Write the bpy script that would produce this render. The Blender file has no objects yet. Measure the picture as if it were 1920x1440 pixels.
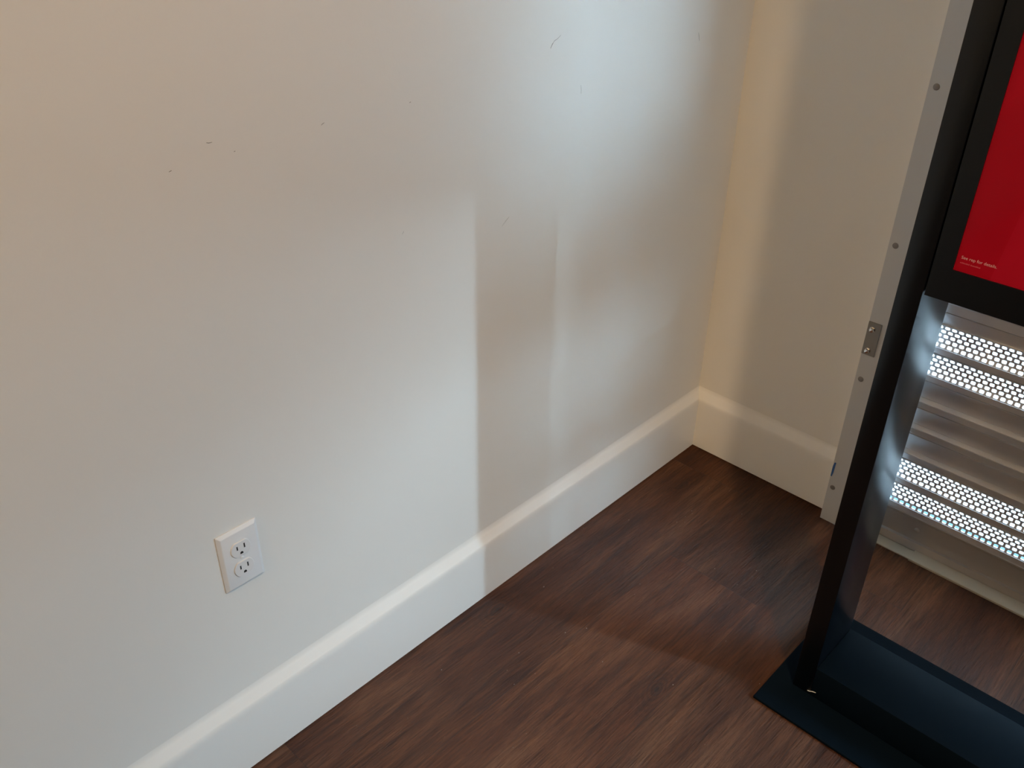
import bpy, bmesh, math, random
from mathutils import Vector, Matrix
C = bpy.context.scene.collection
S = bpy.context.scene
PI = math.pi
random.seed(7)

# ------------------------------------------------------------------ camera, sky, lamps, exposure
cam_d = bpy.data.cameras.new('camera'); cam = bpy.data.objects.new('camera', cam_d); C.objects.link(cam)
F_PX, YAW, PITCH, ROLL = 1694.88, 0.7572, 0.5604, 0.0149
CAM = Vector((1.0261, -1.8019, 1.4397))
fw = Vector((-math.sin(YAW)*math.cos(PITCH), math.cos(YAW)*math.cos(PITCH), -math.sin(PITCH)))
rt0 = Vector((math.cos(YAW), math.sin(YAW), 0)); up0 = rt0.cross(fw)
rt = math.cos(ROLL)*rt0 + math.sin(ROLL)*up0; up = -math.sin(ROLL)*rt0 + math.cos(ROLL)*up0
M3 = Matrix((rt, up, -fw)).transposed()
cam.matrix_world = Matrix.Translation(CAM) @ M3.to_4x4()
cam_d.sensor_fit = 'HORIZONTAL'; cam_d.sensor_width = 36.0; cam_d.lens = F_PX/1920*36.0
cam_d.clip_start = 0.01
S.camera = cam

w = bpy.data.worlds.new('world'); S.world = w; w.use_nodes = True
bg = w.node_tree.nodes['Background']
bg.inputs['Color'].default_value = (0.541, 0.80, 1.0, 1)
SKY = 25.5

def lamp(name, loc, power, col, radius, target=None, spot=None, blend=0.6):
    d = bpy.data.lights.new(name, 'SPOT' if spot else 'POINT')
    d.energy = power; d.color = col; d.shadow_soft_size = radius
    o = bpy.data.objects.new(name, d); C.objects.link(o); o.location = loc
    if spot:
        d.spot_size = spot; d.spot_blend = blend
        o.rotation_euler = (Vector(target)-Vector(loc)).to_track_quat('-Z', 'Y').to_euler()
    return o
# an overcast sky, with a brighter side added to light the wall near the corner
wn_ = w.node_tree; tcw = wn_.nodes.new('ShaderNodeTexCoord')
dp = wn_.nodes.new('ShaderNodeVectorMath'); dp.operation = 'DOT_PRODUCT'; dp.inputs[1].default_value = Vector((0.955, 0.28, 0.10)).normalized()
wn_.links.new(tcw.outputs['Generated'], dp.inputs[0])
mr = wn_.nodes.new('ShaderNodeMapRange'); mr.interpolation_type = 'SMOOTHSTEP'
mr.inputs['From Min'].default_value = math.cos(math.radians(30)); mr.inputs['From Max'].default_value = math.cos(math.radians(9))
mr.inputs['To Min'].default_value = 0.9; mr.inputs['To Max'].default_value = 2.6
wn_.links.new(dp.outputs['Value'], mr.inputs['Value'])
ml = wn_.nodes.new('ShaderNodeMath'); ml.operation = 'MULTIPLY'; ml.inputs[1].default_value = SKY
wn_.links.new(mr.outputs[0], ml.inputs[0]); wn_.links.new(ml.outputs[0], bg.inputs['Strength'])

def strip(name, loc, target, sx, sy, power, col):
    d = bpy.data.lights.new(name, 'AREA'); d.shape = 'RECTANGLE'; d.size = sx; d.size_y = sy; d.energy = power; d.color = col
    o = bpy.data.objects.new(name, d); C.objects.link(o); o.location = loc
    o.rotation_euler = (Vector(target)-Vector(loc)).to_track_quat('-Z', 'Y').to_euler()
COOL = (0.68, 0.78, 1.0)
WARM = (1.0, 0.66, 0.36)
#LAMPS
strip('added_side_strip', (2.30, 0.127, 0.94), (0.0, -0.9, 0.6), 0.055, 0.50, 30.5, (0.54, 0.81, 1.0))  # narrow area lamp added for the post's shadow edge on the left wall
lamp('ceiling_downlight', (1.50, -1.51, 2.60), 68, (1.0, 0.70, 0.40), 0.045, (1.2, -1.2, 0), math.radians(115), 0.5)
lamp('ceiling_downlight', (1.50, -1.51, 2.60), 74, (1.0, 0.71, 0.43), 0.045, (0.60, -0.65, 0), math.radians(48), 1.0)
lamp('ceiling_downlight', (0.9, -4.6, 2.60), 70, (1.0, 0.66, 0.30), 0.2)
strip('cool_wall_fill', (5.0, -0.01, 1.25), (2.0, -3.0, 1.1), 3.0, 2.0, 56, (0.54, 0.82, 1.0))  # cool fill lamp added for the left wall; no glazing behind it
#END
# sampling portal for the daylight entering the shop front
pd = bpy.data.lights.new('daylight_portal', 'AREA'); pd.shape = 'RECTANGLE'; pd.size = 1.40; pd.size_y = 2.44
pd.cycles.is_portal = True
po = bpy.data.objects.new('daylight_portal', pd); C.objects.link(po)
po.location = (1.19, 0.115, 1.22); po.rotation_euler = (-PI/2, 0, 0)

S.view_settings.view_transform = 'Standard'
S.view_settings.look = 'None'
S.view_settings.gamma = 1.0
S.view_settings.use_curve_mapping = False
S.view_settings.exposure = 0.0
S.cycles.use_denoising = True
S.cycles.max_bounces = 10; S.cycles.diffuse_bounces = 8; S.cycles.glossy_bounces = 6

# ------------------------------------------------------------------ materials
def mat(name, col, rough=0.5, metal=0.0, spec=0.5, bump=None, coat=0.0):
    m = bpy.data.materials.new(name); m.use_nodes = True
    nt = m.node_tree; b = nt.nodes['Principled BSDF']
    b.inputs['Base Color'].default_value = (*col, 1); b.inputs['Roughness'].default_value = rough
    b.inputs['Metallic'].default_value = metal; b.inputs['Specular IOR Level'].default_value = spec
    if coat:
        b.inputs['Coat Weight'].default_value = coat; b.inputs['Coat Roughness'].default_value = 0.08
    tc = nt.nodes.new('ShaderNodeTexCoord')
    if bump:
        n = nt.nodes.new('ShaderNodeTexNoise'); n.inputs['Scale'].default_value = bump[0]; n.inputs['Detail'].default_value = 3
        nt.links.new(tc.outputs['Object'], n.inputs['Vector'])
        bp = nt.nodes.new('ShaderNodeBump'); bp.inputs['Strength'].default_value = bump[1]; bp.inputs['Distance'].default_value = bump[2]
        nt.links.new(n.outputs['Fac'], bp.inputs['Height']); nt.links.new(bp.outputs['Normal'], b.inputs['Normal'])
    return m
M_wall = mat('wall_paint', (0.80, 0.785, 0.755), 0.6, spec=0.3, bump=(260, 0.12, 0.0006))
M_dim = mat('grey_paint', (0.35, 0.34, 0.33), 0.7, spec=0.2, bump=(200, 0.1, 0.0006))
M_base = mat('baseboard_paint', (0.83, 0.82, 0.80), 0.4, spec=0.4, bump=(40, 0.06, 0.001))
M_ceil = mat('ceiling_paint', (0.8, 0.79, 0.77), 0.8, spec=0.2, bump=(120, 0.1, 0.001))
M_plast = mat('white_plastic', (0.78, 0.78, 0.79), 0.3, spec=0.5, bump=(400, 0.02, 0.0002))
M_slot = mat('dark_slot', (0.012, 0.011, 0.011), 0.6, bump=(300, 0.02, 0.0002))
M_black = mat('black_powder_coat', (0.0018, 0.0030, 0.0050), 0.28, spec=0.38, bump=(900, 0.10, 0.0002))
M_foot = mat('sky_tinted_black', (0.0030, 0.0068, 0.0120), 0.55, spec=0.02, bump=(900, 0.10, 0.0002))  # same black coat, bluish reflected daylight put into its colour, gloss cut
M_alu = mat('anodised_aluminium', (0.55, 0.56, 0.58), 0.45, metal=0.0, spec=0.5, bump=(60, 0.04, 0.0004))
M_rivet = mat('rivet_metal', (0.22, 0.20, 0.19), 0.45, metal=0.3, bump=(500, 0.05, 0.0002))
M_bracket = mat('grey_steel', (0.26, 0.25, 0.24), 0.5, metal=0.2, bump=(200, 0.05, 0.0002))
M_chrome = mat('bolt_steel', (0.75, 0.73, 0.70), 0.18, metal=1.0, bump=(200, 0.03, 0.0002))
M_tape = mat('blue_tape', (0.03, 0.10, 0.30), 0.7, bump=(300, 0.1, 0.0003))
M_shut = mat('shutter_aluminium', (0.70, 0.69, 0.70), 0.36, metal=0.6, spec=0.5, bump=(80, 0.04, 0.0004))
M_bar = mat('bottom_bar_metal', (0.40, 0.365, 0.34), 0.40, metal=0.5, spec=0.5, bump=(80, 0.04, 0.0004))
M_sill = mat('sill_metal', (0.42, 0.355, 0.265), 0.42, spec=0.5, bump=(60, 0.08, 0.0006))
M_pave = mat('pavement_concrete', (0.58, 0.58, 0.58), 0.8, bump=(30, 0.2, 0.003))
M_teal = mat('teal_paint', (0.03, 0.09, 0.12), 0.5, bump=(30, 0.1, 0.001))
M_lint = mat('white_fibre', (0.75, 0.74, 0.72), 0.8, bump=(300, 0.1, 0.0002))
M_dust = mat('plaster_dust', (0.55, 0.47, 0.40), 0.9, bump=(300, 0.1, 0.0002))
M_scuff = mat('scuff', (0.30, 0.28, 0.26), 0.8, bump=(300, 0.1, 0.0002))
M_txt = mat('printed_white', (0.66, 0.36, 0.38), 0.5, bump=(300, 0.01, 0.0001))
M_txt2 = mat('printed_pink', (0.50, 0.07, 0.10), 0.5, bump=(300, 0.01, 0.0001))

def N(nt, typ, **kw):
    n = nt.nodes.new(typ)
    for k, v in kw.items(): setattr(n, k, v)
    return n
def math_n(nt, op, a, b=None, clamp=False):
    n = nt.nodes.new('ShaderNodeMath'); n.operation = op; n.use_clamp = clamp
    for i, v in enumerate((a, b)):
        if v is None: continue
        if isinstance(v, (int, float)): n.inputs[i].default_value = v
        else: nt.links.new(v, n.inputs[i])
    return n.outputs[0]
def ramp(nt, fac, stops):
    r = nt.nodes.new('ShaderNodeValToRGB'); e = r.color_ramp.elements
    e[0].position, e[0].color = stops[0][0], (*stops[0][1], 1); e[1].position, e[1].color = stops[-1][0], (*stops[-1][1], 1)
    for p, c in stops[1:-1]:
        x = e.new(p); x.color = (*c, 1)
    nt.links.new(fac, r.inputs['Fac']); return r.outputs['Color']
def mixc(nt, fac, a, b, mode='MIX'):
    n = nt.nodes.new('ShaderNodeMix'); n.data_type = 'RGBA'; n.blend_type = mode
    if isinstance(fac, (int, float)): n.inputs['Factor'].default_value = fac
    else: nt.links.new(fac, n.inputs['Factor'])
    for s, v in (('A', a), ('B', b)):
        sock = [i for i in n.inputs if i.name == s and i.type == 'RGBA'][0]
        if isinstance(v, tuple): sock.default_value = (*v, 1)
        else: nt.links.new(v, sock)
    return [o for o in n.outputs if o.type == 'RGBA'][0]

def floor_material():
    m = bpy.data.materials.new('vinyl_plank_floor'); m.use_nodes = True; nt = m.node_tree; L = nt.links
    b = nt.nodes['Principled BSDF']
    tc = N(nt, 'ShaderNodeTexCoord'); sp = N(nt, 'ShaderNodeSeparateXYZ'); L.new(tc.outputs['Object'], sp.inputs[0])
    X, Y = sp.outputs['X'], sp.outputs['Y']
    PW, PL = 0.2295, 1.22
    u = math_n(nt, 'DIVIDE', math_n(nt, 'SUBTRACT', X, 0.2215), PW)
    i = math_n(nt, 'FLOOR', u); fu = math_n(nt, 'SUBTRACT', u, i)
    neg = math_n(nt, 'LESS_THAN', i, -0.5)
    off = math_n(nt, 'ADD', math_n(nt, 'MULTIPLY', i, 0.21), math_n(nt, 'MULTIPLY', neg, 0.52))
    v = math_n(nt, 'DIVIDE', math_n(nt, 'SUBTRACT', math_n(nt, 'ADD', Y, 0.41), off), PL)
    j = math_n(nt, 'FLOOR', v); fv = math_n(nt, 'SUBTRACT', v, j)
    # a number per board, 0..1
    hs = math_n(nt, 'ADD', math_n(nt, 'ADD', math_n(nt, 'MULTIPLY', i, 1.7), math_n(nt, 'MULTIPLY', j, 2.9)), 0.210)
    rnd = math_n(nt, 'FLOORED_MODULO', math_n(nt, 'MULTIPLY', math_n(nt, 'SINE', hs), 43.7), 1.0)
    # coordinates shifted per plank so the grain does not run on from board to board
    gx = math_n(nt, 'ADD', X, math_n(nt, 'MULTIPLY', rnd, 17.0)); gy = math_n(nt, 'ADD', Y, math_n(nt, 'MULTIPLY', rnd, 31.0))
    gv = N(nt, 'ShaderNodeCombineXYZ'); L.new(gx, gv.inputs[0]); L.new(gy, gv.inputs[1])
    def noise(sx, sy, scale, detail=6, rough=0.6, dist=0.0):
        mp = N(nt, 'ShaderNodeMapping'); mp.inputs['Scale'].default_value = (sx, sy, 1); L.new(gv.outputs[0], mp.inputs['Vector'])
        n = N(nt, 'ShaderNodeTexNoise'); n.inputs['Scale'].default_value = scale; n.inputs['Detail'].default_value = detail
        n.inputs['Roughness'].default_value = rough; n.inputs['Distortion'].default_value = dist
        L.new(mp.outputs[0], n.inputs['Vector']); return n.outputs['Fac']
    broad = noise(9, 1.6, 1.0, 4, 0.55, 0.8)
    grain = noise(60, 4.5, 1.0, 8, 0.65, 0.3)
    fine = noise(260, 14, 1.0, 5, 0.7, 0.2)
    patch = noise(3.2, 1.6, 1.0, 3, 0.5, 1.2)
    col = ramp(nt, broad, [(0.28, (0.102, 0.033, 0.011)), (0.45, (0.156, 0.057, 0.022)), (0.58, (0.202, 0.082, 0.036)), (0.75, (0.258, 0.120, 0.060))])
    gcol = ramp(nt, grain, [(0.36, (0.45, 0.40, 0.36)), (0.5, (1.0, 1.0, 1.0)), (0.64, (1.30, 1.34, 1.38))])
    col = mixc(nt, 0.68, col, gcol, 'MULTIPLY')
    fcol = ramp(nt, fine, [(0.38, (0.52, 0.48, 0.45)), (0.52, (1.0, 1.0, 1.0)), (0.66, (1.25, 1.26, 1.28))])
    col = mixc(nt, 0.7, col, fcol, 'MULTIPLY')
    pcol = ramp(nt, patch, [(0.36, (0.86, 0.78, 0.74)), (0.52, (1, 1, 1)), (0.66, (1.18, 1.22, 1.22))])
    col = mixc(nt, 0.9, col, pcol, 'MULTIPLY')
    tone = ramp(nt, rnd, [(0.0, (0.90, 0.88, 0.87)), (0.5, (1.08, 1.06, 1.05)), (1.0, (1.38, 1.36, 1.33))])
    col = mixc(nt, 1.0, col, tone, 'MULTIPLY')
    # knots: rings of cathedral grain at a few cells of a stretched Voronoi
    mp = N(nt, 'ShaderNodeMapping'); mp.inputs['Scale'].default_value = (6.2, 2.6, 1); L.new(gv.outputs[0], mp.inputs['Vector'])
    nd = N(nt, 'ShaderNodeTexNoise'); nd.inputs['Scale'].default_value = 3.0; nd.inputs['Detail'].default_value = 4; L.new(mp.outputs[0], nd.inputs['Vector'])
    add = N(nt, 'ShaderNodeVectorMath', operation='MULTIPLY_ADD'); L.new(nd.outputs['Color'], add.inputs[0])
    add.inputs[1].default_value = (0.22, 0.22, 0); L.new(mp.outputs[0], add.inputs[2])
    vo = N(nt, 'ShaderNodeTexVoronoi', voronoi_dimensions='2D'); vo.inputs['Scale'].default_value = 1.0; L.new(add.outputs[0], vo.inputs['Vector'])
    dist = vo.outputs['Distance']
    sepc = N(nt, 'ShaderNodeSeparateColor'); L.new(vo.outputs['Color'], sepc.inputs[0])
    rare = math_n(nt, 'GREATER_THAN', sepc.outputs[0], 0.70)
    rings = math_n(nt, 'SINE', math_n(nt, 'MULTIPLY', dist, 150.0))
    rings = math_n(nt, 'MULTIPLY', math_n(nt, 'ADD', rings, 1.0), 0.5)
    near = math_n(nt, 'MULTIPLY', math_n(nt, 'SUBTRACT', 1.0, math_n(nt, 'DIVIDE', dist, 0.26), clamp=True), rare)
    kf = math_n(nt, 'MULTIPLY', near, math_n(nt, 'MULTIPLY', rings, 0.55), clamp=True)
    col = mixc(nt, kf, col, (0.030, 0.016, 0.011))
    core = math_n(nt, 'MULTIPLY', math_n(nt, 'SUBTRACT', 1.0, math_n(nt, 'DIVIDE', dist, 0.07), clamp=True), rare)
    col = mixc(nt, math_n(nt, 'MULTIPLY', core, 0.6), col, (0.028, 0.015, 0.011))
    # seams between planks
    eu = math_n(nt, 'MULTIPLY', math_n(nt, 'MINIMUM', fu, math_n(nt, 'SUBTRACT', 1.0, fu)), PW)
    ev = math_n(nt, 'MULTIPLY', math_n(nt, 'MINIMUM', fv, math_n(nt, 'SUBTRACT', 1.0, fv)), PL)
    e = math_n(nt, 'MINIMUM', eu, ev)
    seam = math_n(nt, 'LESS_THAN', e, 0.0006)
    col = mixc(nt, math_n(nt, 'MULTIPLY', seam, 0.55), col, (0.02, 0.012, 0.009))
    L.new(col, b.inputs['Base Color'])
    rr = math_n(nt, 'ADD', math_n(nt, 'MULTIPLY', grain, 0.2), 0.36)
    L.new(rr, b.inputs['Roughness']); b.inputs['Specular IOR Level'].default_value = 0.32
    h = math_n(nt, 'ADD', math_n(nt, 'MULTIPLY', fine, 0.5), math_n(nt, 'MULTIPLY', grain, 0.5))
    h = math_n(nt, 'SUBTRACT', h, math_n(nt, 'MULTIPLY', seam, 1.2))
    bp = N(nt, 'ShaderNodeBump'); bp.inputs['Strength'].default_value = 62.0; bp.inputs['Distance'].default_value = 0.0008
    L.new(h, bp.inputs['Height']); L.new(bp.outputs['Normal'], b.inputs['Normal'])
    return m
M_floor = floor_material()

def poster_material():
    m = bpy.data.materials.new('red_poster'); m.use_nodes = True; nt = m.node_tree; L = nt.links
    b = nt.nodes['Principled BSDF']
    tc = N(nt, 'ShaderNodeTexCoord'); sp = N(nt, 'ShaderNodeSeparateXYZ'); L.new(tc.outputs['Object'], sp.inputs[0])
    # slanted area painted slightly lighter, for the reflection on the glass
    s1 = math_n(nt, 'SUBTRACT', sp.outputs['X'], math_n(nt, 'MULTIPLY', sp.outputs['Z'], 0.12))
    wv = N(nt, 'ShaderNodeTexNoise'); wv.inputs['Scale'].default_value = 9.0; wv.inputs['Detail'].default_value = 1.0
    L.new(tc.outputs['Object'], wv.inputs['Vector'])
    st = math_n(nt, 'GREATER_THAN', s1, 0.618)
    col = mixc(nt, math_n(nt, 'MULTIPLY', st, 0.5), (0.30, 0.002, 0.012), (0.35, 0.006, 0.022))
    col = mixc(nt, 0.5, col, ramp(nt, wv.outputs['Fac'], [(0.4, (0.88, 0.85, 0.85)), (0.6, (1.1, 1.1, 1.1))]), 'MULTIPLY')
    L.new(col, b.inputs['Base Color'])
    b.inputs['Roughness'].default_value = 0.4; b.inputs['Specular IOR Level'].default_value = 0.08; b.inputs['Coat Weight'].default_value = 0.12; b.inputs['Coat Roughness'].default_value = 0.06
    return m
M_poster = poster_material()

# ------------------------------------------------------------------ mesh helpers
def box(bm, x0, x1, y0, y1, z0, z1, bev=0.0, seg=2):
    r = bmesh.ops.create_cube(bm, size=1.0)
    vs = r['verts']
    for v in vs:
        v.co = Vector((x0 + (v.co.x+.5)*(x1-x0), y0 + (v.co.y+.5)*(y1-y0), z0 + (v.co.z+.5)*(z1-z0)))
    if bev:
        es = list({e for v in vs for e in v.link_edges})
        bmesh.ops.bevel(bm, geom=es, offset=bev, segments=seg, profile=0.5, affect='EDGES')
def prism(bm, prof, axis, a, b):
    """extrude a closed 2-D profile along an axis; prof is (p, q): axis x -> (y,z), y -> (x,z), z -> (x,y)"""
    def P(t, p, q): return {'x': (t, p, q), 'y': (p, t, q), 'z': (p, q, t)}[axis]
    A = [bm.verts.new(P(a, p, q)) for p, q in prof]; B = [bm.verts.new(P(b, p, q)) for p, q in prof]
    n = len(prof)
    for i in range(n): bm.faces.new((A[i], A[(i+1) % n], B[(i+1) % n], B[i]))
    bm.faces.new(A[::-1]); bm.faces.new(B)
def lathe(bm, prof, origin, axis, seg=24):
    """revolve (r, h) pairs about an axis vector through origin"""
    ax = Vector(axis).normalized(); t = ax.orthogonal().normalized(); s = ax.cross(t); o = Vector(origin)
    rings = []
    for r, h in prof:
        if r < 1e-7: rings.append([bm.verts.new(o + ax*h)]); continue
        rings.append([bm.verts.new(o + ax*h + r*(math.cos(2*PI*k/seg)*t + math.sin(2*PI*k/seg)*s)) for k in range(seg)])
    for A, B in zip(rings, rings[1:]):
        for k in range(seg):
            k2 = (k+1) % seg
            if len(A) == 1 and len(B) == 1: continue
            if len(A) == 1: bm.faces.new((A[0], B[k], B[k2]))
            elif len(B) == 1: bm.faces.new((A[k], A[k2], B[0]))
            else: bm.faces.new((A[k], A[k2], B[k2], B[k]))
def tube(bm, pts, r, seg=6):
    pts = [Vector(p) for p in pts]; rings = []
    for i, p in enumerate(pts):
        d = (pts[min(i+1, len(pts)-1)] - pts[max(i-1, 0)]).normalized()
        t = d.orthogonal().normalized(); s = d.cross(t)
        rr = r[i] if isinstance(r, (list, tuple)) else r
        rings.append([bm.verts.new(p + rr*(math.cos(2*PI*k/seg)*t + math.sin(2*PI*k/seg)*s)) for k in range(seg)])
    for A, B in zip(rings, rings[1:]):
        for k in range(seg): bm.faces.new((A[k], A[(k+1) % seg], B[(k+1) % seg], B[k]))
    bm.faces.new(rings[0][::-1]); bm.faces.new(rings[-1])
def obj(name, bm, m, parent=None, smooth=False, at=None):
    bmesh.ops.recalc_face_normals(bm, faces=bm.faces[:])
    me = bpy.data.meshes.new(name)
    if at is not None: bmesh.ops.translate(bm, verts=bm.verts[:], vec=-Vector(at))
    bm.to_mesh(me); bm.free()
    me.materials.append(m)
    o = bpy.data.objects.new(name, me); C.objects.link(o)
    if at is not None: o.location = at
    if smooth:
        for p in me.polygons: p.use_smooth = True
        me.set_sharp_from_angle(angle=math.radians(40))
    if parent is not None:
        o.parent = parent
        o.matrix_parent_inverse = Matrix.Translation(-world_loc(parent))
    return o
def world_loc(o):
    p = Vector((0, 0, 0)); q = o
    while q is not None:
        p = p + q.location + (q.matrix_parent_inverse.translation if q.parent else Vector((0, 0, 0))); q = q.parent
    return p
def thing(name, label, cat, loc, group=None):
    o = bpy.data.objects.new(name, None); C.objects.link(o); o.location = loc; o.empty_display_size = 0.05
    return tag(o, label, cat, group)
def tag(o, label, cat, group=None):
    o['label'] = label; o['category'] = cat; o['kind'] = 'thing'
    if group: o['group'] = group
    return o
def struct(name, bm, m, smooth=False, label=None):
    o = obj(name, bm, m, None, smooth); o['kind'] = 'structure'
    if label: o['label'] = label
    return o
B = bmesh.new

# ------------------------------------------------------------------ room shell
ROOM_X, ROOM_Y, ROOM_Z = 7.0, -7.5, 2.75
OPEN0, OPEN1, OPEN_Z = 0.49, 2.60, 2.42           # shop-front opening in the right-hand wall
bm = B(); box(bm, -0.12, ROOM_X+.12, ROOM_Y-.12, 0.12, -0.06, 0.0); struct('floor', bm, M_floor)
bm = B(); box(bm, -0.12, ROOM_X+.12, ROOM_Y-.12, 0.12, ROOM_Z, ROOM_Z+.06); struct('ceiling', bm, M_ceil)
bm = B(); box(bm, -0.12, 0.0, ROOM_Y, 0.12, 0.0, ROOM_Z); wall_left = struct('wall_left', bm, M_wall)
bm = B(); box(bm, 0.0, OPEN0, 0.0, 0.12, 0.0, ROOM_Z); struct('wall_right', bm, M_wall)
bm = B(); box(bm, OPEN0, OPEN1, 0.0, 0.12, OPEN_Z, ROOM_Z); struct('trim_2', bm, M_wall)
bm = B(); box(bm, OPEN1, ROOM_X, 0.0, 0.12, 0.0, ROOM_Z); struct('wall_storefront', bm, M_wall)
# unseen baffle beside the shutter, made up to shape daylight on the left wall
RZ = 1.21
bm = B(); box(bm, 1.976, 1.990, 0.030, 0.145, 0.0, RZ); struct('baffle_side', bm, M_dim)
bm = B(); box(bm, 1.976, OPEN1+.05, 0.145, 0.165, 0.0, RZ+.02); struct('baffle_panel_1', bm, M_dim)
bm = B(); box(bm, 1.996, OPEN1, 0.030, 0.050, RZ, OPEN_Z); struct('baffle_panel_2', bm, M_dim)
bm = B(); box(bm, 1.996, OPEN1, 0.050, 0.145, RZ, RZ+.02); struct('baffle_top', bm, M_dim)
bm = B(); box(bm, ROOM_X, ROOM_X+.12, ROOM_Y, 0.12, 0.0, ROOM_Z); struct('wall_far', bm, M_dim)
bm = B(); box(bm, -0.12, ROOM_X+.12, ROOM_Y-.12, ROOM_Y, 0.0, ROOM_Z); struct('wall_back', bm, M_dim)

# baseboards: flat board with a long eased bevel at the top, a hairline above the floor
T, HB1, HB2, G0 = 0.0131, 0.1439, 0.1746, 0.0025
def qb(p0, p1, p2, n): return [tuple((1-t)**2*a + 2*t*(1-t)*b + t*t*c for a, b, c in zip(p0, p1, p2)) for t in (k/n for k in range(n+1))]
bp = [(0.0, G0), (T, G0)] + qb((T, HB1-.011), (T, HB1+.003), (T-.0036, HB1+.0085), 9)
bp += qb((0.0046, HB2-.0085), (0.0012, HB2-.0030), (0.0, HB2+.005), 7)
bm = B()
prism(bm, bp, 'y', ROOM_Y, 0.0); struct('baseboard_left', bm, M_base, True)
bm = B(); prism(bm, [(-x, z) for x, z in bp], 'x', 0.0, 0.405); struct('baseboard_right', bm, M_base, True)

# pavement and strip seen through the shutter holes, plus an added overhang
bm = B(); box(bm, -6, 9, 0.12, 12, -0.12, -0.004); struct('pavement', bm, M_pave)
bm = B(); box(bm, -4, 8, 0.12, 6.0, 2.50, 2.65); struct('sky_blocker', bm, M_pave)  # unseen overhang added to keep light from the high sky off the floor
bm = B(); box(bm, 0.3, 3.1, 0.146, 0.168, -0.004, 0.001, 0.0008); struct('trim_1', bm, M_teal)

# scuffs and hairs on the left wall (part of the painted wall)
def scuff(pts, r):
    bm = B(); tube(bm, [(0.0001, y, z) for y, z in pts], [q*0.5 for q in r], 5)
    return obj('scuff_mark', bm, M_scuff, wall_left, True)
scuff([(-.636, 1.118), (-.632, 1.124), (-.627, 1.1285), (-.619, 1.131), (-.611, 1.1355)], [.0006, .0010, .0008, .0005, .0003])
scuff([(-.199, 1.086), (-.196, 1.079), (-.193, 1.070)], [.0004, .0007, .0004])
scuff([(-.553, 1.045), (-.551, 1.036), (-.551, 1.030)], [.0003, .0005, .0003])
scuff([(-1.268, 1.0965), (-1.265, 1.0955), (-1.2605, 1.0955)], [.0008, .0011, .0006])
scuff([(-1.0985, 1.084), (-1.096, 1.0855), (-1.093, 1.0865)], [.0005, .0010, .0005])
scuff([(-.942, 1.0855), (-.940, 1.0865)], [.0009, .0009])
scuff([(-1.3225, 1.0725), (-1.319, 1.0735)], [.0008, .0010])
scuff([(-1.233, 1.0775), (-1.231, 1.0780)], [.0008, .0008])
scuff([(-.747, .839), (-.738, .846), (-.730, .851)], [.0003, .0005, .0003])
scuff([(-.969, .889), (-.966, .893)], [.0004, .0005])

# ------------------------------------------------------------------ wall outlet
OY, OZ = -1.3281, 0.4581
OW, OH, OD = 0.0699, 0.1143, 0.0062
t = thing('wall_outlet', 'white duplex wall outlet with sloped-edge cover plate on the left wall above the baseboard', 'outlet', (0.0, OY, OZ))
def round_poly(hw, hh, r, seg=5):
    out = []
    for cx, cy, a0 in ((hw-r, hh-r, 0), (-hw+r, hh-r, 90), (-hw+r, -hh+r, 180), (hw-r, -hh+r, 270)):
        for k in range(seg+1):
            a = math.radians(a0 + 90*k/seg); out.append((cx+r*math.cos(a), cy+r*math.sin(a)))
    return out
def loft(bm, rings, cap0=True, cap1=True):
    R = [[bm.verts.new(p) for p in r] for r in rings]; n = len(R[0])
    for A, Bq in zip(R, R[1:]):
        for k in range(n): bm.faces.new((A[k], A[(k+1) % n], Bq[(k+1) % n], Bq[k]))
    if cap0: bm.faces.new(R[0][::-1])
    if cap1: bm.faces.new(R[-1])
def ring(poly, d, cy=OY, cz=OZ): return [(d, cy+p, cz+q) for p, q in poly]
bm = B()
loft(bm, [ring(round_poly(OW/2, OH/2, .0012), 0.0003), ring(round_poly(OW/2, OH/2, .0012), 0.0018),
          ring(round_poly(OW/2-.0045, OH/2-.0045, .0012), 0.0056), ring(round_poly(OW/2-.0062, OH/2-.0062, .0012), OD)])
obj('cover_plate', bm, M_plast, t, True)
def recep_poly(r=.0172, flat=.0142, seg=40):           # a round face with flattened top and bottom
    return [(r*math.cos(2*PI*k/seg), max(-flat, min(flat, r*math.sin(2*PI*k/seg)))) for k in range(seg)]
for sz in (1, -1):
    cz = OZ + sz*0.0195
    bm = B()
    loft(bm, [ring(recep_poly(), OD-.001, OY, cz), ring(recep_poly(), OD+.0012, OY, cz), ring(recep_poly(.0164, .0134), OD+.0020, OY, cz)])
    rc = obj('receptacle', bm, M_plast, t, True)
    for dy, hh in ((-.0063, .0036), (.0063, .0042)):
        bm = B(); box(bm, OD+.0016, OD+.00215, OY+dy-.0011, OY+dy+.0011, cz+.0035-hh, cz+.0035+hh); obj('slot', bm, M_slot, rc)
    bm = B()
    gp = [(.0026*math.cos(PI*k/10), -.0080+.0026*math.sin(PI*k/10)) for k in range(11)] + [(-.0026, -.0100), (.0026, -.0100)]
    loft(bm, [ring(gp, OD+.0016, OY, cz), ring(gp, OD+.00215, OY, cz)]); obj('ground_hole', bm, M_slot, rc)
bm = B(); lathe(bm, [(0, -.001), (.0032, -.001), (.0032, .0006), (.0022, .0013), (0, .0014)], (OD, OY, OZ), (1, 0, 0), 20)
obj('screw', bm, M_plast, t, True)

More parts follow.
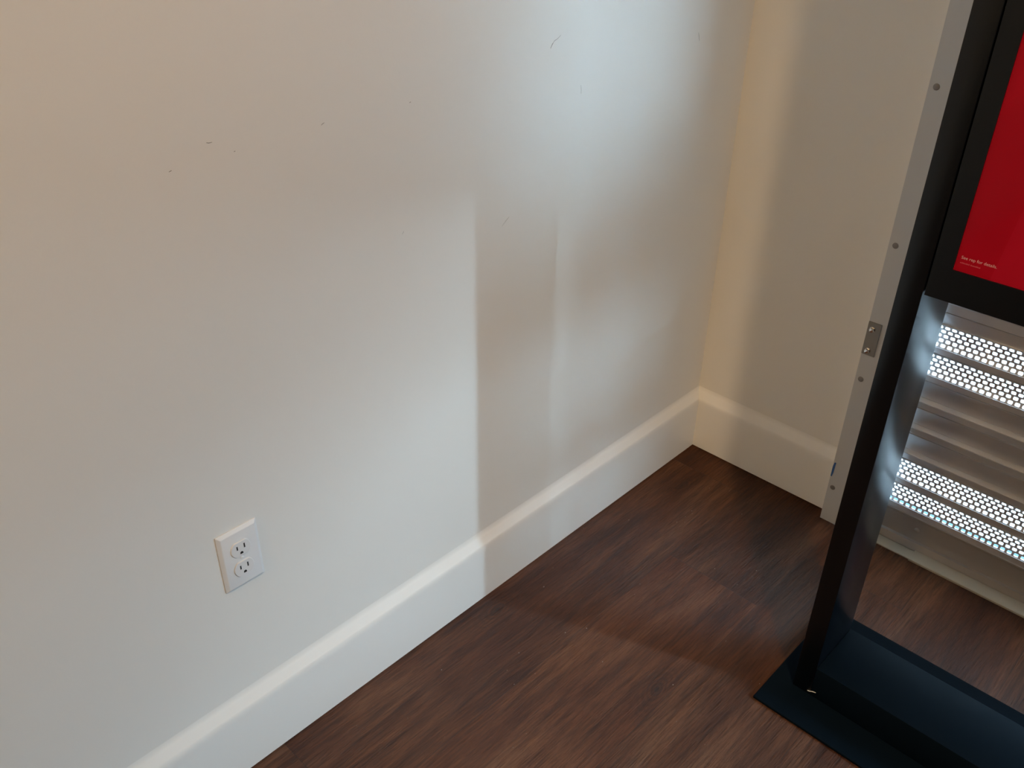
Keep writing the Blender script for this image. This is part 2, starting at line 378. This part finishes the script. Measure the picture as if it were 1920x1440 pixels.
# ------------------------------------------------------------------ sign stand
PX0, PX1, PYF, PYB = 0.6121, 0.6487, -0.5506, -0.4110
RX = 1.750                                             # unseen right-hand post, placed to keep its shadow off the wall in view
TOP = 2.02
t = thing('sign_stand', 'black metal floor sign stand with a red poster, in front of the shutter', 'sign stand', (1.10, -0.48, 0.0))
def hollow_post(x0, x1):
    bm = B(); box(bm, x0, x1, PYF, PYB, 0.006, TOP, 0.0016, 2); return bm
obj('post', hollow_post(PX0, PX1), M_black, t, True)
obj('post', hollow_post(RX, RX+PX1-PX0), M_black, t, True)
bm = B(); box(bm, 0.5718, RX+.077, -0.6292, -0.3049, 0.0, 0.006, 0.001, 1); obj('base_plate', bm, M_foot, t)
bm = B(); box(bm, PX1, RX, PYF, PYB, 0.006, 0.080, 0.0014, 2); obj('bottom_rail', bm, M_foot, t, True)
bm = B(); box(bm, PX1, RX, PYF, PYB, TOP-.04, TOP, 0.0014, 2); obj('top_rail', bm, M_black, t, True)
# display panel: bezel frame with a recessed poster
ZP, ZT, XB0, XB1 = 0.8690, 1.960, PX1+.0028, RX-.0028
XR0, XR1, ZR0, ZR1 = 0.6790, RX-.033, 0.9166, 1.912
bm = B()
yf, yb = PYF-.001, PYB+.035
def framev(y): return [bm.verts.new(p) for p in ((XB0, y, ZP), (XB1, y, ZP), (XB1, y, ZT), (XB0, y, ZT))], [bm.verts.new(p) for p in ((XR0, y, ZR0), (XR1, y, ZR0), (XR1, y, ZR1), (XR0, y, ZR1))]
oF, iF = framev(yf); oB, _ = framev(yb)
iB = [bm.verts.new((v.co.x, yf+.004, v.co.z)) for v in iF]
for k in range(4):
    k2 = (k+1) % 4
    bm.faces.new((oF[k], oF[k2], iF[k2], iF[k])); bm.faces.new((oF[k], oB[k], oB[k2], oF[k2])); bm.faces.new((iF[k], iF[k2], iB[k2], iB[k]))
bm.faces.new(oB); bm.faces.new(iB)
for v in _: bm.verts.remove(v)
panel = obj('display_panel', bm, M_black, t)
bm = B(); box(bm, XR0, XR1, yf+.0026, yf+.004, ZR0, ZR1); poster = obj('poster', bm, M_poster, panel); poster['label'] = 'deep red poster behind the black bezel'
def text_obj(s, x0, x1, z, m, name):
    cu = bpy.data.curves.new(name, 'FONT'); cu.body = s; cu.size = 1.0; cu.extrude = 0.0
    o = bpy.data.objects.new(name, cu); C.objects.link(o)
    bpy.context.view_layer.update()
    me = bpy.data.meshes.new_from_object(o); C.objects.unlink(o); bpy.data.objects.remove(o)
    xs = [v.co.x for v in me.vertices]; k = (x1-x0)/(max(xs)-min(xs)); mx = min(xs)
    for v in me.vertices: v.co = Vector((x0+(v.co.x-mx)*k, yf+.0024, z+v.co.y*k))
    me.materials.clear(); me.materials.append(m)
    q = bpy.data.objects.new(name, me); C.objects.link(q); q.parent = panel; q.matrix_parent_inverse = Matrix.Translation(-world_loc(panel))
    return q
text_obj('See rep for details.', 0.6850, 0.7318, 0.9352, M_txt, 'lettering')
bm = B()                                               # a second, smaller line too fine to read
x = 0.6850
for wd in (0.0122, 0.0125):
    e = x + wd
    while x < e:
        l = random.uniform(.0007, .0013); h = random.choice((.0011, .0011, .0016))
        box(bm, x, x+l, yf+.0023, yf+.0026, 0.9286, 0.9286+h); x += l+.0003
    x += .0012
obj('fine_print', bm, M_txt2, panel)

# lint on the base plate
def on_front(px, py, y):
    d = fw + rt*((px-960)/F_PX) - up*((py-720)/F_PX); return CAM + d*((y-CAM.y)/d.y)
bm = B(); tube(bm, [on_front(px, py, PYF-.0010) for px, py in ((1513.5, 1294), (1517.5, 1296), (1521.5, 1296.3), (1525.5, 1297.5), (1529.5, 1299))], [.0005, .0009, .0009, .0009, .0005], 6)
lint = obj('lint_thread', bm, M_lint, None, True, at=on_front(1521.5, 1296.3, PYF-.0010))
tag(lint, 'short curled white thread of lint at the foot of the black sign post', 'lint')

# ------------------------------------------------------------------ shutter guide rail
GX0, GX1, GY = 0.4066, 0.5300, -0.0451
t = thing('guide_rail', 'grey metal shutter guide rail with rivets, upright against the wall behind the sign post', 'guide rail', (0.468, -0.022, 0.0))
bm = B()
prism(bm, [(GX0, -.0004), (GX0, GY), (GX1, GY), (GX1, -.012), (GX1-.003, -.012), (GX1-.003, GY+.003), (GX0+.003, GY+.003), (GX0+.003, -.0004)], 'z', 0.0008, 2.60)
obj('channel', bm, M_alu, t)
for x, z in ((.421, 1.0317), (.4205, .7189), (.4195, .4031), (.4185, .0999)):
    bm = B(); lathe(bm, [(.0062, -.001), (.0062, .0004), (.0055, .0009), (0, .0011)], (x, GY, z), (0, -1, 0), 24)
    obj('rivet', bm, M_rivet, t, True)
bm = B(); box(bm, GX0+.0005, .4357, GY-.0034, GY-.0002, .4658, .5438, .0006, 1); br = obj('bracket', bm, M_bracket, t)
for x, z in ((.4186, .5279), (.4194, .4774)):
    bm = B(); lathe(bm, [(.0066, 0), (.0066, .0012), (0, .0012)], (x, GY-.0034, z), (0, -1, 0), 24)
    lathe(bm, [(.0056, .0012), (.0058, .0050), (.0046, .0074), (0, .0080)], (x, GY-.0034, z), (0, -1, 0), 6)
    obj('bolt', bm, M_chrome, br)
bm = B(); prism(bm, [(.4069, .1300), (.4098, .1285), (.4118, .1400), (.4128, .1700), (.4088, .1690), (.4069, .1560)], 'y', GY-.0008, GY-.0001)
tp = obj('tape', bm, M_tape, t); tp['label'] = 'scrap of blue tape'

# ------------------------------------------------------------------ roller shutter
SX0, SX1, Y0 = 0.497, 1.994, 0.0083
PITCH_S = 0.0685
ARC = 0.0525; LIP = 0.0140
def arc_y(d):                                          # d = distance below the top of the slat
    u = d/0.051; return 0.051*(0.5*u - 0.425*u*u)
root = thing('roller_shutter', 'grey roller shutter with perforated slats letting daylight through, behind the sign', 'roller shutter', (1.2, 0.01, 0.0))
def slat_tail(bm):
    """flat lip under the arc, and the hooked joint that takes the next slat's top edge"""
    ya = arc_y(ARC)
    prof = [(ya, -ARC), (ya-.0016, -ARC-.0006), (ya-.0016, -ARC-LIP), (ya+.0035, -ARC-LIP-.0003), (ya+.0035, -ARC-LIP-.0008), (-.0004, -PITCH_S+.0008), (-.0004, -PITCH_S), (ya+.006, -PITCH_S), (ya+.006, -ARC)]
    prism(bm, prof, 'x', SX0, SX1)
def solid_slat():
    bm = B()
    ds = [ARC*k/14 for k in range(15)]
    fr = [(arc_y(d), -d) for d in ds]; bk = [(arc_y(d)+.0013, -d) for d in ds[::-1]]
    prism(bm, fr[:12] + [(arc_y(.0415)+.0009, -.0417), (arc_y(.0425)+.0009, -.0425)] + [(arc_y(d), -d) for d in (.0428, .046, .049, ARC)] + bk, 'x', SX0, SX1)
    slat_tail(bm); return bm
CW, RH, HW, HH, HR = 0.0141, 0.0105, 0.0046, 0.0035, 0.0018
def perforated_slat():
    bm = B()
    ncol = int((SX1-SX0)/CW)+1
    hole = round_poly(HW, HH, HR, 2)
    for row in range(5):
        d0, d1 = row*RH, (row+1)*RH
        ya, yb_ = arc_y(d0), arc_y(d1)
        nrm = Vector((0, -(d1-d0), -(yb_-ya))).normalized() * -0.0006      # towards the outside
        def P(x, s, back):                             # s: 0 top .. 1 bottom of this row
            p = Vector((x, ya+(yb_-ya)*s, -(d0+(d1-d0)*s)))
            return p + nrm if back else p
        off = 0.0 if row % 2 == 0 else CW/2
        # phase taken so that the first row's holes fall at x = 0.5609 + k * pitch
        first = 0.5609 - math.ceil((0.5609-SX0)/CW)*CW - off
        c = first
        while c - CW/2 < SX1:
            xl, xr = max(SX0, c-CW/2), min(SX1, c+CW/2)
            full = (c-HW > SX0+.0005) and (c+HW < SX1-.0005)
            if xr - xl > 1e-5:
                if not full:
                    for bk in (0, 1):
                        f = [bm.verts.new(P(x, s, bk)) for x, s in ((xl, 0), (xr, 0), (xr, 1), (xl, 1))]; bm.faces.new(f)
                else:
                    rings = []
                    for bk in (0, 1):
                        cr = [bm.verts.new(P(x, s, bk)) for x, s in ((xr, 0), (xl, 0), (xl, 1), (xr, 1))]
                        hv = [bm.verts.new(P(c+p, .5-q/RH, bk)) for p, q in hole]
                        for k in range(4):             # 3 points per rounded corner
                            a = hv[3*k:3*k+3]
                            bm.faces.new((cr[k], a[0], a[1])); bm.faces.new((cr[k], a[1], a[2]))
                            bm.faces.new((cr[k], a[2], hv[(3*k+3) % 12], cr[(k+1) % 4]))
                        rings.append(hv)
                    for k in range(12): bm.faces.new((rings[0][k], rings[0][(k+1) % 12], rings[1][(k+1) % 12], rings[1][k]))
            c += CW
    slat_tail(bm); return bm
def flat_slat():
    bm = B()
    prism(bm, [(.0, -.0), (-.004, -.0012), (-.004, -.0060), (.001, -.0072), (.001, -.0135), (-.0025, -.0145), (-.001, -.0165), (.0015, -.0200),
               (.0015, -.0388), (.0055, -.0390), (.0055, -.0410), (.0015, -.0412), (.0038, -.0664), (.0038, -PITCH_S+.0014), (-.0004, -PITCH_S+.0010), (-.0004, -PITCH_S), (.0080, -PITCH_S), (.0080, .0)], 'x', SX0, SX1)
    return bm
protos = {}
def slat(kind, top):
    o = None
    if kind not in protos:
        o = obj(kind, {'solid_slat': solid_slat, 'perforated_slat': perforated_slat, 'flat_slat': flat_slat}[kind](), M_shut, None, kind != 'flat_slat')
        protos[kind] = o
    else:
        o = protos[kind].copy(); C.objects.link(o)
    o.parent = root; o.matrix_parent_inverse = Matrix.Translation(-world_loc(root))
    o.location = (0, Y0, top)
    if kind == 'perforated_slat': o['label'] = 'perforated slat with rows of rounded holes'
    return o
A_TOP = 0.5620
for k in range(7):                                     # from the foot: two perforated, three solid, two perforated
    slat('perforated_slat' if k in (0, 1, 5, 6) else 'solid_slat', A_TOP - PITCH_S*(6-k))
slat('flat_slat', A_TOP + PITCH_S)
k = 0  # unseen upper slats, perforated run made up to light the left wall
while A_TOP + PITCH_S*(k+2) < 2.50:
    slat('solid_slat' if k < 4 or k > 15 else 'perforated_slat', A_TOP + PITCH_S*(k+2)); k += 1
Z0 = A_TOP - PITCH_S*7                                 # foot of the lowest slat
bm = B()
prism(bm, [(.0038, Z0), (.001, Z0-.0015), (.001, Z0-.0035), (.0035, Z0-.0042), (.0035, Z0-.0060), (.0015, Z0-.0066), (.0015, Z0-.0080), (.0040, Z0-.0088),
           (.0005, .0225), (-.0055, .0205), (-.0105, .0030), (-.0105, .0012), (.018, .0012), (.018, Z0)], 'x', SX0, SX1)
bmesh.ops.translate(bm, verts=bm.verts[:], vec=(0, Y0, 0))
obj('bottom_bar', bm, M_bar, root)
bm = B(); lathe(bm, [(.0062, -.002), (.0058, .0012), (.0035, .0028), (0, .0033)], (.6110, Y0+.0025, .0505), (0, -1, 0), 20)
obj('rivet', bm, M_bar, root, True)

# threshold on the floor along the foot of the shutter
bm = B(); box(bm, 0.532, 1.955, -0.0375, -0.0040, 0.0, 0.0034, 0.0006, 1)
th = obj('threshold_strip', bm, M_sill, None); tag(th, 'beige metal threshold strip screwed to the floor under the shutter', 'threshold')
bm = B(); prism(bm, [(-.0030, .0036), (-.0030, .0066), (-.0385, .0066), (-.0408, .0052), (-.0408, .0004), (-.0390, .0004), (-.0390, .0036)], 'x', 0.6245, 1.95)
o = obj('angle_strip', bm, M_sill, th); o['label'] = 'upper strip with a pale front edge'

# crumbs of plaster and dust on the boards
def on_floor(px, py, z=0.0):
    d = fw + rt*((px-960)/F_PX) - up*((py-720)/F_PX)
    q = CAM + d*((z-CAM.z)/d.z); return q.x, q.y
bm = B()
def crumb(x, y, r):
    n = 5; top = bm.verts.new((x, y, r*0.9)); a0 = random.uniform(0, 6.28)
    vs = [bm.verts.new((x+r*random.uniform(.6, 1.2)*math.cos(a0+2*PI*k/n), y+r*random.uniform(.6, 1.2)*math.sin(a0+2*PI*k/n), 0.0001)) for k in range(n)]
    for k in range(n): bm.faces.new((vs[k], vs[(k+1) % n], top))
    bm.faces.new(vs[::-1])
spots = [(1102, 975), (1094, 990), (1179, 975), (1297, 958), (1285, 969), (1298, 963), (1284, 979), (1269, 979), (1340, 1066), (1418, 1070), (1382, 1096),
         (1200, 1095), (1190, 1115), (1100, 1178), (1060, 1186), (1130, 1241), (1003, 1263), (1361, 1202), (1262, 1284), (1424, 1282), (1421, 1311),
         (973, 1224), (951, 1257), (828, 1256), (964, 1283), (1020, 1100), (1037, 1065), (1368, 920), (1330, 915), (1391, 964), (1019, 1101)]
for px, py in spots:
    x, y = on_floor(px, py); crumb(x, y, random.uniform(.0008, .0015))
for k in range(120):
    crumb(random.uniform(.03, .75), random.uniform(-1.4, -.05), random.uniform(.0003, .0007))
du = obj('dust_crumbs', bm, M_dust); du['kind'] = 'stuff'; du['label'] = 'pale crumbs of plaster dust scattered over the dark floor boards'; du['category'] = 'dust'
